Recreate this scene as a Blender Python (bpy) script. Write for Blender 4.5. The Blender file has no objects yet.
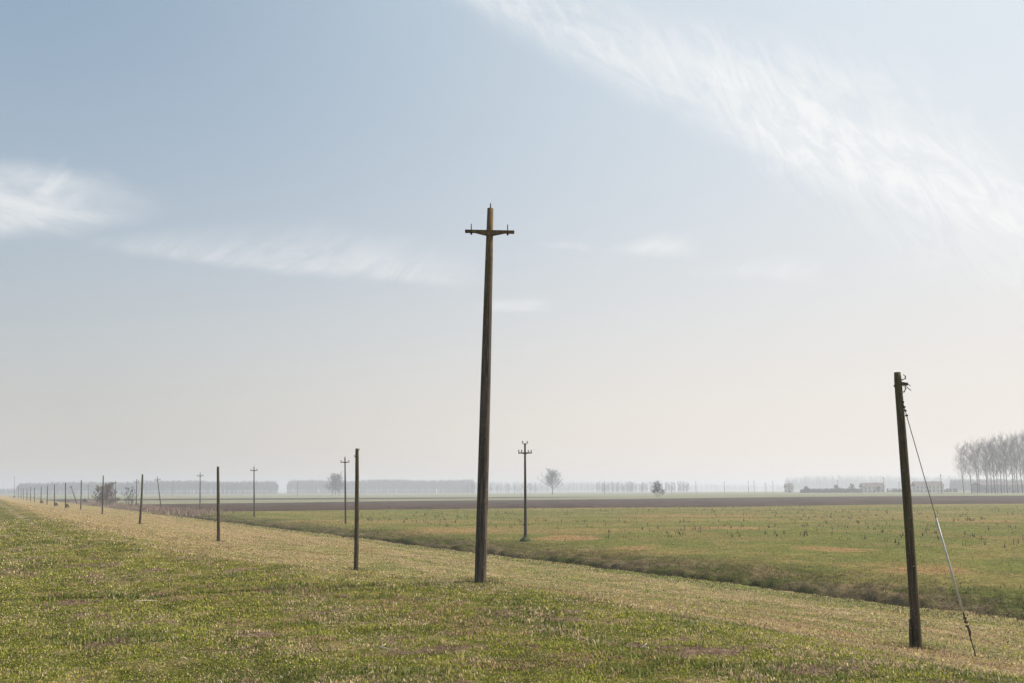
import bpy, math, random
import numpy as np
from mathutils import Vector, Matrix
R = math.radians
C = bpy.context.scene.collection
rng = np.random.default_rng(7)
random.seed(11)

# ------------------------------------------------------------------ camera
W, H, F = 1024, 683, 995.0
EYE = 3.6
PITCH, ROLL = math.atan(149.5 / F), R(0.14)
cam_rot = Matrix.Rotation(math.pi / 2 + PITCH, 3, 'X') @ Matrix.Rotation(-ROLL, 3, 'Z')
cam_d = bpy.data.cameras.new('camera'); cam = bpy.data.objects.new('camera', cam_d); C.objects.link(cam)
cam.matrix_world = Matrix.Translation((0, 0, EYE)) @ cam_rot.to_4x4()
cam_d.lens = F / W * 36.0; cam_d.sensor_width = 36.0
cam_d.clip_start = 0.1; cam_d.clip_end = 30000
bpy.context.scene.camera = cam

def ray(px, py):
    return (cam_rot @ Vector(((px - 512) / F, (341.5 - py) / F, -1))).normalized()

# ------------------------------------------------------------------ noise
def vnoise(x, y, seed=0):
    xi = np.floor(x).astype(np.int64); yi = np.floor(y).astype(np.int64)
    fx = x - xi; fy = y - yi
    fx = fx * fx * fx * (fx * (fx * 6 - 15) + 10); fy = fy * fy * fy * (fy * (fy * 6 - 15) + 10)
    def h(a, b):
        n = (a * 374761393 + b * 668265263 + seed * 974711) & 0xffffffff
        n = ((n ^ (n >> 13)) * 1274126177) & 0xffffffff
        n = ((n ^ (n >> 16)) * 2246822519) & 0xffffffff
        return ((n ^ (n >> 15)) & 0xffff) / 65535.0
    a = h(xi, yi); b = h(xi + 1, yi); c = h(xi, yi + 1); d = h(xi + 1, yi + 1)
    return (a * (1 - fx) + b * fx) * (1 - fy) + (c * (1 - fx) + d * fx) * fy
def fbm(x, y, seed=0, octv=4):
    s = 0; a = 0.5; tot = 0
    for i in range(octv):
        s = s + a * vnoise(x * 2 ** i + 17.3 * i, y * 2 ** i - 9.1 * i, seed + i); tot += a; a *= 0.55
    return s / tot
def sstep(a, b, x):
    u = np.clip((x - a) / (b - a), 0, 1); return u * u * (3 - 2 * u)

# ------------------------------------------------------------------ terrain
CA, SA = 0.885, 0.466           # the levee runs along (-SA, CA)
def st(x, y):
    return -SA * x + CA * y, CA * x + SA * y
def ground(x, y, detail=True):
    x = np.asarray(x, float); y = np.asarray(y, float)
    s, t = st(x, y)
    crest = np.interp(s, [-40, 5, 10, 14, 17, 20, 24, 32, 84, 400], [8.2, 8.2, 8.3, 8.8, 9.0, 8.6, 6.4, 4.6, 4.1, 4.0])
    q = np.maximum(t - crest, 0); q = q * q / (q + 1.2)
    z = 1.8 - 1.8 * (1 - np.exp(-q / 7.5))
    z = z - 1.8 * sstep(6, 16, -t) * 1.0
    z = np.where(t > 5, z * (1 - sstep(17, 27, t)), z)
    # ditch
    td = t + 1.0 * (fbm(s / 3.5, t / 3.5, 13, 3) - .5) * sstep(20, 24, t)
    z = z + np.interp(td, [22, 25, 26.9, 27.8, 28.6, 29.4, 30.1, 32.0, 36.0], [0, -.06, -.12, -.80, -1.05, -1.0, -.32, -.18, 0])
    # land rises a little towards the far right
    d = np.hypot(x, y); az = np.arctan2(x, np.maximum(y, 1e-3))
    z = z + 1.7 * sstep(260, 560, d) * sstep(-.08, .35, az) * (y > 0)
    if detail:
        fade = 1 - sstep(60, 220, d)
        z = z + fade * (0.10 * (fbm(x / 3.1, y / 3.1, 3, 3) - .5) + 0.05 * (fbm(x / .5, y / .5, 5, 3) - .5))
        rough = np.exp(-((t - 31) / 3.2) ** 2)
        z = z + rough * (0.40 * (fbm(x / 1.3, y / 1.3, 9, 4) - .5) + .22 * (fbm(x / .5, y / .5, 19, 3) - .5)) * (1 - sstep(150, 300, d))
        for tr in (1.0, 2.7):
            z = z - 0.05 * np.exp(-((t - tr) / .22) ** 2)
    return z
def gz(x, y): return float(ground(x, y))

def hit(px, py):
    """world point where the line of sight through this pixel meets the terrain"""
    r = ray(px, py); a = 4.0; step = 1.01
    prev = a
    while a < 6000:
        p = (r.x * a, r.y * a, EYE + r.z * a)
        if p[2] <= float(ground(p[0], p[1])): break
        prev = a; a *= step
    lo, hi = prev, a
    for _ in range(18):
        m = (lo + hi) / 2
        if EYE + r.z * m <= float(ground(r.x * m, r.y * m)): hi = m
        else: lo = m
    return Vector((r.x * hi, r.y * hi, gz(r.x * hi, r.y * hi)))
def at_depth(px, py, Y):
    r = ray(px, py); k = Y / r.y
    return Vector((r.x * k, Y, EYE + r.z * k))
def at_t(px, t):
    """ground point in this column at this offset from the levee axis"""
    r = ray(px, 491); Y = t / (CA * r.x / r.y + SA); x = Y * r.x / r.y
    return Vector((x, Y, gz(x, Y)))

# field edges: (azimuth, distance) polylines
def edge(pts):
    o = []
    for p in pts:
        v = hit(*p); o.append((math.atan2(v.x, v.y), math.hypot(v.x, v.y)))
    return [a for a, _ in o], [b for _, b in o]
E1 = edge([(20, 507), (130, 510), (200, 512), (290, 510.8), (500, 508.5), (710, 507), (900, 504.4), (1024, 503.6)])
E2 = edge([(20, 502), (200, 503.6), (290, 502.6), (450, 500.5), (710, 497.9), (900, 496.2), (1024, 495.6)])
E3 = edge([(20, 500), (200, 500), (290, 499.7), (500, 498.3), (640, 497)])
E4 = edge([(20, 498.6), (200, 498.5), (290, 498.1), (500, 497.1), (640, 496.7)])

NEARG = np.array([.085, .100, .020]); STRAW = np.array([.31, .232, .120]); MEAD = np.array([.125, .140, .040])
BROWN = np.array([.062, .043, .032]); PALE = np.array([.20, .20, .125]); DIRT = np.array([.25, .19, .125])

def green_amount(x, y):
    s, t = st(x, y)
    crest = np.interp(s, [-40, 9, 13, 17, 21, 32, 84, 400], [10.3, 10.0, 9.3, 8.3, 7.4, 4.9, 4.1, 3.6])
    w = fbm(x / 2.2, y / 2.2, 21, 4) - .5
    g = 1 - sstep(-1.3, 1.5, t - crest + w * 3.2)
    return g
BARE = []
for (px_, py_, wpx, hpx) in [(700, 652, 44, 7), (815, 668, 34, 5), (405, 652, 22, 3), (262, 634, 20, 3), (70, 602, 26, 3), (90, 566, 24, 2), (640, 646, 16, 3), (950, 668, 26, 5), (560, 620, 20, 3), (150, 570, 18, 2), (330, 612, 20, 2)]:
    c_ = hit(px_, py_); b_ = hit(px_, py_ + hpx); BARE.append((c_.x, c_.y, wpx * c_.y / F, abs(c_.y - b_.y)))
def bare(x, y):
    """worn, matted brown patches in the turf"""
    w_ = 2.4 * (fbm(x / .30, y / .30, 97, 4) - .5); m = np.zeros_like(x)
    for cx, cy, rx, ry in BARE:
        m = np.maximum(m, 1 - sstep(.5, 1.1, np.sqrt(((x - cx) / rx) ** 2 + ((y - cy) / ry) ** 2) + w_))
    return np.maximum(m, .8 * sstep(.68, .76, fbm(x / .7, y / .7, 99, 4)))
def surf(x, y):
    """base colour of the ground cover (0-1 linear) at x, y"""
    s, t = st(x, y); d = np.hypot(x, y); az = np.arctan2(x, y)
    t = t + 1.0 * (fbm(s / 3.5, t / 3.5, 13, 3) - .5) * sstep(20, 24, t)
    g = green_amount(x, y)[:, None]
    n1 = fbm(x / 1.7, y / 1.7, 31, 4)[:, None]; n2 = fbm(x / .35, y / .35, 37, 3)[:, None]
    n3 = fbm(x / 6, y / 6, 41, 3)[:, None]; nl = fbm(s / 9, t / .9, 43, 3)[:, None]
    green = NEARG * (0.65 + .5 * n2) + (STRAW - NEARG) * (0.10 + .45 * sstep(.50, .70, fbm(x / .6, y / .6, 33, 3))[:, None])
    strip = np.clip(.30 + 1.5 * (nl - .5) + .9 * (n1 - .5), 0, 1) * np.clip(.4 + t[:, None] / 30, 0, 1)
    far_l = sstep(35, 80, s)[:, None]
    strip = np.clip(strip + .15 * (1 - sstep(30, 75, s)[:, None]) * sstep(.40, .58, fbm(x / 1.1, y / 1.1, 45, 4))[:, None] * 1.5, 0, 1)
    strip = strip * (1 - .35 * far_l)
    warm = STRAW * np.array([1.0, .95, .95])
    bp = bare(x, y)[:, None]; green = green + (np.array([.20, .135, .095]) * (.5 + .9 * n2) - green) * bp
    straw = (STRAW * (1 - far_l) + warm * far_l) * (.72 + .5 * n2); straw = straw + (MEAD * 1.05 - straw) * strip
    col = straw * (1 - g) + green * g
    # track ruts on the crown of the levee
    rut = (np.exp(-((t - 1.0) / .3) ** 2) + np.exp(-((t - 2.7) / .3) ** 2)) * sstep(.4, .6, fbm(s / 4, t, 47, 3)) * sstep(22, 45, s)
    col = col + (DIRT * 1.25 - col) * np.clip(rut, 0, 1)[:, None] * .9
    # moist green strip beside the ditch, litter in its bottom
    gs = (np.exp(-((t - 25.6) / 1.3) ** 2) * np.clip(.55 + 1.2 * (fbm(s / 5, t / 2, 51) - .3), 0, 1))[:, None]
    col = col + (np.array([.105, .150, .035]) * (.8 + .4 * n2) - col) * np.clip(gs * .5, 0, .6)
    lit = (sstep(26.9, 27.4, t) * (1 - sstep(29.2, 29.5, t)))[:, None]
    col = col + (np.array([.27, .20, .15]) * (.6 + .8 * n2) - col) * lit * sstep(.52, .62, fbm(s / 5, t / 3, 53, 3))[:, None]
    # far bank and meadow
    mead = MEAD * (.8 + .4 * n2)
    pat = np.clip(sstep(.50, .68, fbm(x / 22, y / 9, 61, 4)) + .6 * sstep(.5, .62, fbm(x / 5, y / 7, 63, 4)), 0, 1)[:, None]
    mead = mead + (np.array([.27, .18, .075]) - mead) * (.12 + .50 * pat)
    mead = mead * (1 + .35 * (n3 - .5))
    sco = scorch(x, y)[:, None]; mead = mead + (np.array([.30, .185, .085]) - mead) * sco * .8
    bank = MEAD * .42 + (np.array([.11, .08, .05]) - MEAD * .42) * sstep(.4, .6, n1)  # shade of the bank painted into the cover colour, plus brown patches
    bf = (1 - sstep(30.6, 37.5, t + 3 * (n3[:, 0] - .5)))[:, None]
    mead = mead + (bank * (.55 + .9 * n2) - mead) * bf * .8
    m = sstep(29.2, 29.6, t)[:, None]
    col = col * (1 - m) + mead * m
    # ploughed land and the fields behind
    over = (t > 31)
    e1 = np.interp(az, *E1); e2 = np.interp(az, *E2); e3 = np.interp(az, *E3); e4 = np.interp(az, *E4)
    furrow = fbm(x / 2.5, (y - .25 * x) / 14, 71, 4)[:, None]
    soil = BROWN * (.45 + 1.1 * furrow) ; soil = soil * (.9 + .3 * fbm(x / 60, y / 12, 73)[:, None])
    k = (sstep(-.012, .012, d / e1 - 1) * over)[:, None]; col = col * (1 - k) + soil * k
    pale = PALE * (.85 + .3 * fbm(x / 90, y / 30, 75)[:, None])
    k = (sstep(-.01, .01, d / e2 - 1) * over)[:, None]; col = col * (1 - k) + pale * k
    k = (((d > e3) & (d < e4) & over) * (1 - sstep(.02, .14, az)))[:, None]; col = col * (1 - k) + BROWN * 1.05 * k
    return np.clip(col, 0.01, .9)

PATCHES = []
for (px_, py_, wpx, hpx) in [(835, 549, 38, 3.2), (570, 537.5, 42, 3.5), (690, 516, 75, 1.6), (930, 571, 50, 3), (460, 530, 40, 2), (985, 521, 45, 1.6), (730, 528, 40, 1.5), (640, 548, 26, 2)]:
    c_ = hit(px_, py_); b_ = hit(px_, py_ + hpx); PATCHES.append((c_.x, c_.y, wpx * c_.y / F, abs(c_.y - b_.y)))
def scorch(x, y):
    """dry rust-coloured patches in the meadow"""
    m = np.zeros_like(x); w_ = 1.3 * (fbm(x / 2.5, y / 4, 95, 4) - .5)
    for cx, cy, rx, ry in PATCHES:
        m = np.maximum(m, 1 - sstep(.45, 1.15, np.sqrt(((x - cx) / rx) ** 2 + ((y - cy) / ry) ** 2) + w_))
    return m
def zone(x, y):
    s, t = st(x, y); d = np.hypot(x, y); az = np.arctan2(x, y)
    z = np.zeros(len(x), int)
    z[t > 26.7] = 1; z[t > 30.5] = 2
    over = t > 31
    z[(d > np.interp(az, *E1)) & over & (y > 0)] = 3
    z[(d > np.interp(az, *E2)) & over & (y > 0)] = 4
    return z

# ------------------------------------------------------------------ materials
def mat(name, col, rough=.9, var=.35, scale=6.0, col2=None, bump=.0, spec=.2, stretch=(1, 1, 1), metal=0):
    m = bpy.data.materials.new(name); m.use_nodes = True; nt = m.node_tree; N = nt.nodes; L = nt.links
    b = N['Principled BSDF']; b.inputs['Roughness'].default_value = rough
    b.inputs['Specular IOR Level'].default_value = spec; b.inputs['Metallic'].default_value = metal
    tc = N.new('ShaderNodeTexCoord'); mp = N.new('ShaderNodeMapping'); mp.inputs['Scale'].default_value = stretch
    L.new(tc.outputs['Object'], mp.inputs[0])
    nz = N.new('ShaderNodeTexNoise'); nz.inputs['Scale'].default_value = scale; nz.inputs['Detail'].default_value = 6
    L.new(mp.outputs[0], nz.inputs['Vector'])
    cr = N.new('ShaderNodeValToRGB'); L.new(nz.outputs['Fac'], cr.inputs[0])
    c2 = col2 if col2 else tuple(min(1, c * (1 + var)) for c in col)
    cr.color_ramp.elements[0].position = .36; cr.color_ramp.elements[1].position = .64
    cr.color_ramp.elements[0].color = (*[c * (1 - var) for c in col], 1); cr.color_ramp.elements[1].color = (*c2, 1)
    L.new(cr.outputs[0], b.inputs['Base Color'])
    if bump:
        bp = N.new('ShaderNodeBump'); bp.inputs['Strength'].default_value = bump; bp.inputs['Distance'].default_value = .02
        L.new(nz.outputs['Fac'], bp.inputs['Height']); L.new(bp.outputs[0], b.inputs['Normal'])
    return m

def ground_mat():
    m = bpy.data.materials.new('ground_cover'); m.use_nodes = True; N = m.node_tree.nodes; L = m.node_tree.links
    b = N['Principled BSDF']; b.inputs['Roughness'].default_value = 1; b.inputs['Specular IOR Level'].default_value = 0
    at = N.new('ShaderNodeAttribute'); at.attribute_name = 'cover'
    tc = N.new('ShaderNodeTexCoord')
    mul = None; prev = at.outputs['Color']
    for sc, amt in ((55, .6), (13, .6), (3.2, .4), (.7, .25)):
        nz = N.new('ShaderNodeTexNoise'); nz.inputs['Scale'].default_value = sc; nz.inputs['Detail'].default_value = 5
        nz.inputs['Roughness'].default_value = .65
        L.new(tc.outputs['Object'], nz.inputs['Vector'])
        mr = N.new('ShaderNodeMapRange'); mr.inputs[1].default_value = .3; mr.inputs[2].default_value = .7
        mr.inputs[3].default_value = 1 - amt; mr.inputs[4].default_value = 1 + amt
        L.new(nz.outputs['Fac'], mr.inputs[0])
        mx = N.new('ShaderNodeVectorMath'); mx.operation = 'SCALE'
        L.new(prev, mx.inputs[0]); L.new(mr.outputs[0], mx.inputs['Scale']); prev = mx.outputs[0]
    L.new(prev, b.inputs['Base Color'])
    nz = N.new('ShaderNodeTexNoise'); nz.inputs['Scale'].default_value = 9; nz.inputs['Detail'].default_value = 8
    nz.inputs['Roughness'].default_value = .7
    L.new(tc.outputs['Object'], nz.inputs['Vector'])
    bp = N.new('ShaderNodeBump'); bp.inputs['Strength'].default_value = .9; bp.inputs['Distance'].default_value = .10
    L.new(nz.outputs['Fac'], bp.inputs['Height']); L.new(bp.outputs[0], b.inputs['Normal'])
    return m

def blade_mat():
    m = bpy.data.materials.new('grass_blades'); m.use_nodes = True; N = m.node_tree.nodes; L = m.node_tree.links
    b = N['Principled BSDF']; b.inputs['Roughness'].default_value = .6; b.inputs['Specular IOR Level'].default_value = .25
    at = N.new('ShaderNodeAttribute'); at.attribute_name = 'tint'
    L.new(at.outputs['Color'], b.inputs['Base Color'])
    tr = N.new('ShaderNodeBsdfTranslucent'); L.new(at.outputs['Color'], tr.inputs['Color'])
    mx = N.new('ShaderNodeMixShader'); mx.inputs[0].default_value = .4
    L.new(b.outputs[0], mx.inputs[1]); L.new(tr.outputs[0], mx.inputs[2])
    L.new(mx.outputs[0], N['Material Output'].inputs['Surface'])
    return m

# ------------------------------------------------------------------ mesh helpers
def raw_mesh(name, V, Fq, m, cols=None, attr='cover', smooth=True):
    """V (n,3) array, Fq (k,3|4) int array"""
    me = bpy.data.meshes.new(name); n = len(V); k, c = Fq.shape
    me.vertices.add(n); me.vertices.foreach_set('co', np.ascontiguousarray(V, dtype=np.float32).ravel())
    me.loops.add(k * c); me.loops.foreach_set('vertex_index', np.ascontiguousarray(Fq, dtype=np.int32).ravel())
    me.polygons.add(k); me.polygons.foreach_set('loop_start', np.arange(0, k * c, c, dtype=np.int32))
    me.polygons.foreach_set('loop_total', np.full(k, c, dtype=np.int32))
    if smooth: me.polygons.foreach_set('use_smooth', np.ones(k, dtype=bool))
    me.update(calc_edges=True); me.validate()
    if cols is not None:
        a = me.attributes.new(attr, 'FLOAT_COLOR', 'POINT')
        a.data.foreach_set('color', np.hstack([cols, np.ones((len(cols), 1))]).astype(np.float32).ravel())
    me.materials.append(m)
    return me
def link(name, me, parent=None):
    o = bpy.data.objects.new(name, me); C.objects.link(o)
    if parent: o.parent = parent
    return o
def tag(o, label=None, cat=None, group=None, kind=None):
    if label: o['label'] = label
    if cat: o['category'] = cat
    if group: o['group'] = group
    if kind: o['kind'] = kind
    return o
def thing(name, loc, label, cat, group=None, rz=0):
    o = bpy.data.objects.new(name, None); C.objects.link(o); o.location = loc; o.rotation_euler.z = rz
    o.empty_display_size = .2
    return tag(o, label, cat, group)

class MB:
    """collects shapes and links them as one mesh"""
    def __init__(s): s.v = []; s.f = []
    def box(s, c, d, rz=0, taper=1.0):
        n = len(s.v); cz, sz = math.cos(rz), math.sin(rz)
        for k in (-1, 1):
            for (i, j) in ((-1, -1), (1, -1), (1, 1), (-1, 1)):
                q = taper if k > 0 else 1
                x, y = i * d[0] / 2 * q, j * d[1] / 2 * q
                s.v.append((c[0] + x * cz - y * sz, c[1] + x * sz + y * cz, c[2] + k * d[2] / 2))
        for f in ((3, 2, 1, 0), (4, 5, 6, 7), (0, 1, 5, 4), (1, 2, 6, 5), (2, 3, 7, 6), (3, 0, 4, 7)):
            s.f.append(tuple(n + i for i in f))
        return s
    def tube(s, pts, rads, n=10, cap=True, jit=0):
        pts = [Vector(p) for p in pts]; rings = []
        for i, p in enumerate(pts):
            dr = (pts[min(i + 1, len(pts) - 1)] - pts[max(i - 1, 0)]).normalized()
            a = dr.orthogonal().normalized() if abs(dr.z) < .9 else (Vector((1, 0, 0)) - dr * dr.x).normalized()
            b = dr.cross(a); st_ = len(s.v); rings.append(st_)
            for k in range(n):
                an = 2 * math.pi * k / n; rr = rads[i] * (1 + jit * random.uniform(-1, 1))
                s.v.append(tuple(p + a * math.cos(an) * rr + b * math.sin(an) * rr))
        for i in range(len(pts) - 1):
            for k in range(n):
                s.f.append((rings[i] + k, rings[i] + (k + 1) % n, rings[i + 1] + (k + 1) % n, rings[i + 1] + k))
        if cap:
            s.f.append(tuple(rings[0] + k for k in reversed(range(n)))); s.f.append(tuple(rings[-1] + k for k in range(n)))
        return s
    def poly(s, vs, fs):
        n = len(s.v); s.v += [tuple(v) for v in vs]; s.f += [tuple(n + i for i in f) for f in fs]; return s
    def mesh(s, name, m, smooth=False):
        me = bpy.data.meshes.new(name); me.from_pydata(s.v, [], s.f); me.materials.append(m); me.update()
        if smooth: me.polygons.foreach_set('use_smooth', [len(p.vertices) == 4 for p in me.polygons])
        return me
    def build(s, name, m, parent=None, smooth=False):
        return link(name, s.mesh(name, m, smooth), parent)

# ------------------------------------------------------------------ ground sheet
GM = ground_mat(); BM_ = blade_mat()
def build_ground():
    r = [0.5]
    while r[-1] < 45: r.append(r[-1] * 1.011 + .002)
    while r[-1] < 700: r.append(r[-1] * 1.0075)
    while r[-1] < 6500: r.append(r[-1] * 1.03)
    r = np.array(r)
    a1 = np.linspace(-R(36), R(36), 520)
    a2 = np.linspace(R(36), R(360 - 36), 90)[1:]
    az = np.concatenate([a1, a2])           # closes on itself at -36
    na = len(az) - 1; nr = len(r)
    A, RR = np.meshgrid(az[:-1], r); X = (RR * np.sin(A)).ravel(); Y = (RR * np.cos(A)).ravel()
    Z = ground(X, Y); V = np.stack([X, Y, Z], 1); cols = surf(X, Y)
    i = np.arange(nr - 1)[:, None]; j = np.arange(na)[None, :]
    Fq = np.stack([i * na + j, i * na + (j + 1) % na, (i + 1) * na + (j + 1) % na, (i + 1) * na + j], -1).reshape(-1, 4)[:, ::-1]
    # centre fan closed by tiny quad ring is left under the camera: fill with triangles as quads to a centre vertex
    cen = V[Fq].mean(1); zi = zone(cen[:, 0], cen[:, 1])
    # smooth normals shared over the whole sheet
    n = np.zeros_like(V); e1 = V[Fq[:, 1]] - V[Fq[:, 0]]; e2 = V[Fq[:, 3]] - V[Fq[:, 0]]; fn = np.cross(e1, e2)
    for c in range(4): np.add.at(n, Fq[:, c], fn)
    n /= np.linalg.norm(n, axis=1)[:, None] + 1e-12
    for k, nm in enumerate(('levee', 'ditch', 'meadow', 'ploughed_field', 'pale_field')):
        f = Fq[zi == k]; u, inv = np.unique(f, return_inverse=True)
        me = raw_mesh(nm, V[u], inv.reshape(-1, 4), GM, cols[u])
        me.normals_split_custom_set_from_vertices(n[u].tolist())
        tag(link(nm, me), kind='structure')
build_ground()

# ------------------------------------------------------------------ grass
def grass(name, N_, r0, r1, lbl, cat, sel, hgt, seed, lean=.5, wide=1.0, tuft=False, tone=(1, 1, 1)):
    g = np.random.default_rng(seed)
    az = g.uniform(-R(38), R(38), N_); r = r0 * np.exp(g.uniform(0, 1, N_) * math.log(r1 / r0))
    x = r * np.sin(az); y = r * np.cos(az)
    if tuft:      # gather into clumps
        cx = np.round(x / .22); cy = np.round(y / .22)
        jx = vnoise(cx * 7.7, cy * 3.3, 5) ; jy = vnoise(cx * 2.1, cy * 9.9, 6)
        x = (cx + jx - .5) * .22 + g.normal(0, .05, N_); y = (cy + jy - .5) * .22 + g.normal(0, .05, N_)
    keep = sel(x, y, g) & (g.uniform(0, 1, N_) > .55 * bare(x, y)); x = x[keep]; y = y[keep]; r = r[keep]; n = len(x)
    z = ground(x, y)
    G = green_amount(x, y); s, t = st(x, y)
    clump = fbm(x / .45, y / .45, 83, 3)
    big = sstep(.50, .68, fbm(x / 1.3, y / 1.3, 85, 3))
    L = hgt * g.uniform(.45, 1.2, n) * (.7 + .75 * sstep(.38, .66, clump)) * (1 + .6 * big * G) * (r / 12) ** .35
    stem = (g.uniform(0, 1, n) < .003) & (t < 26); L = np.where(stem, L * 1.7, L)
    wd = .0032 * wide * (r / 9) ** .8 * g.uniform(.7, 1.5, n)
    phi = g.uniform(0, 2 * np.pi, n); ln = g.uniform(.1, 1.0, n) * lean
    dx = np.cos(phi); dy = np.sin(phi); px = -dy; py = dx
    up = np.cos(ln); ou = np.sin(ln)
    b = np.stack([x, y, z - .01], 1)
    mid = b + np.stack([dx * ou * L * .45, dy * ou * L * .45, up * L * .6 + .01], 1)
    ou2 = np.sin(ln * 1.9); up2 = np.cos(ln * 1.9)
    tip = mid + np.stack([dx * ou2 * L * .5, dy * ou2 * L * .5, up2 * L * .42], 1)
    pw = np.stack([px * wd, py * wd, np.zeros(n)], 1)
    V = np.stack([b - pw, b + pw, mid + pw * .8, mid - pw * .8, tip], 1).reshape(-1, 3)
    o = np.arange(n)[:, None] * 5
    T = np.concatenate([o + [0, 1, 2], o + [0, 2, 3], o + [3, 2, 4]], 1).reshape(-1, 3)
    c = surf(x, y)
    u = g.uniform(0, 1, n)[:, None]; big_ = big[:, None]; G_ = G[:, None]
    thatch = sstep(.54, .72, fbm(x / 1.1, y / 1.1, 131, 4))[:, None]
    gr = np.array([.150, .180, .026]); yg = np.array([.42, .385, .060]); stw = np.array([.68, .53, .29]); dk = np.array([.050, .085, .022])
    pk = np.array([.36, .24, .17])
    pg = np.clip(.80 - .50 * thatch + .1 * big_, 0, 1) * G_ + (1 - G_) * (.14 + .26 * (1 - sstep(30, 75, s)[:, None]) * sstep(.40, .58, fbm(x / 1.1, y / 1.1, 45, 4))[:, None] + .25 * sstep(.5, .7, fbm(s / 9, t / .9, 43, 3))[:, None])
    far_m = (t > 31)[:, None]
    pg = np.where(far_m, .80 - .55 * np.clip(sstep(.50, .68, fbm(x / 22, y / 9, 61, 4)) + .6 * sstep(.5, .62, fbm(x / 5, y / 7, 63, 4)), 0, 1)[:, None], pg)
    sco = scorch(x, y)[:, None]; pg = pg * (1 - .85 * sco)
    spot = sstep(.50, .62, fbm(x / .16, y / .16, 87, 2))[:, None]
    pg = np.clip(pg + .5 * (spot - .4), 0, 1)
    bp = bare(x, y)[:, None]; pg = pg * (1 - .8 * bp); pk = pk * np.ones((n, 1)); scol_k = 1 - .35 * bp
    isg = (g.uniform(0, 1, n)[:, None] < pg)
    gcol = gr + (yg - gr) * np.clip(u * 1.3 - .15, 0, 1); gcol = gcol + (dk - gcol) * (big_ * .55)
    org = np.array([.46, .29, .12]); op = np.maximum(sstep(.5, .66, fbm(s / 5, t / 1.2, 89, 4))[:, None], sco)
    scol = stw + (org - stw) * op * .75; scol = scol * (.40 + .68 * u); scol = scol + (pk - scol) * (g.uniform(0, 1, n)[:, None] < .3 + .5 * bp); scol = scol * scol_k
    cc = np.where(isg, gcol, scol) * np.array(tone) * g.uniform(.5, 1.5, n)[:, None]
    cc = np.where(stem[:, None], np.array([.62, .52, .34]) * g.uniform(.5, 1.1, n)[:, None], cc)
    me = raw_mesh(name, V, T, BM_, np.repeat(cc, 5, 0), 'tint', smooth=False)
    return tag(link(name, me), lbl, cat, kind='stuff')
grass('levee_grass', 950000, 6.0, 75, 'short green and yellowed grass covering the crown and slope of the levee', 'grass',
      lambda x, y, g: (st(x, y)[1] < 26) & (g.uniform(0, 1, len(x)) < .35 + .65 * green_amount(x, y)), .030, 101, lean=1.6, wide=1.35)
grass('dry_grass', 420000, 9.0, 210, 'mown straw coloured dry grass lying on the slope below the poles', 'grass',
      lambda x, y, g: (st(x, y)[1] < 27.6) & (g.uniform(0, 1, len(x)) > .8 * green_amount(x, y)), .028, 103, lean=1.6, wide=1.2)
grass('meadow_grass', 320000, 45, 240, 'sparse short grass and stubble over the meadow beyond the ditch', 'grass',
      lambda x, y, g: (st(x, y)[1] > 33) & (np.hypot(x, y) < .99 * np.interp(np.arctan2(x, y), *E1)), .030, 109, lean=1.5, wide=1.0, tone=(.62, .66, .62))
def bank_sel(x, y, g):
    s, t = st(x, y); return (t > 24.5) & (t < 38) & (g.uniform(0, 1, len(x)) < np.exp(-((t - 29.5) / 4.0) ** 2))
bg = grass('ditch_bank_grass', 420000, 28, 190, 'rough dull tussocks, shade painted into their colour, on the bank of the ditch', 'grass', bank_sel, .05, 107, lean=1.2, wide=1.1, tuft=True, tone=(.36, .35, .35))  # low tone paints the bank's shade into the blades

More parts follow.
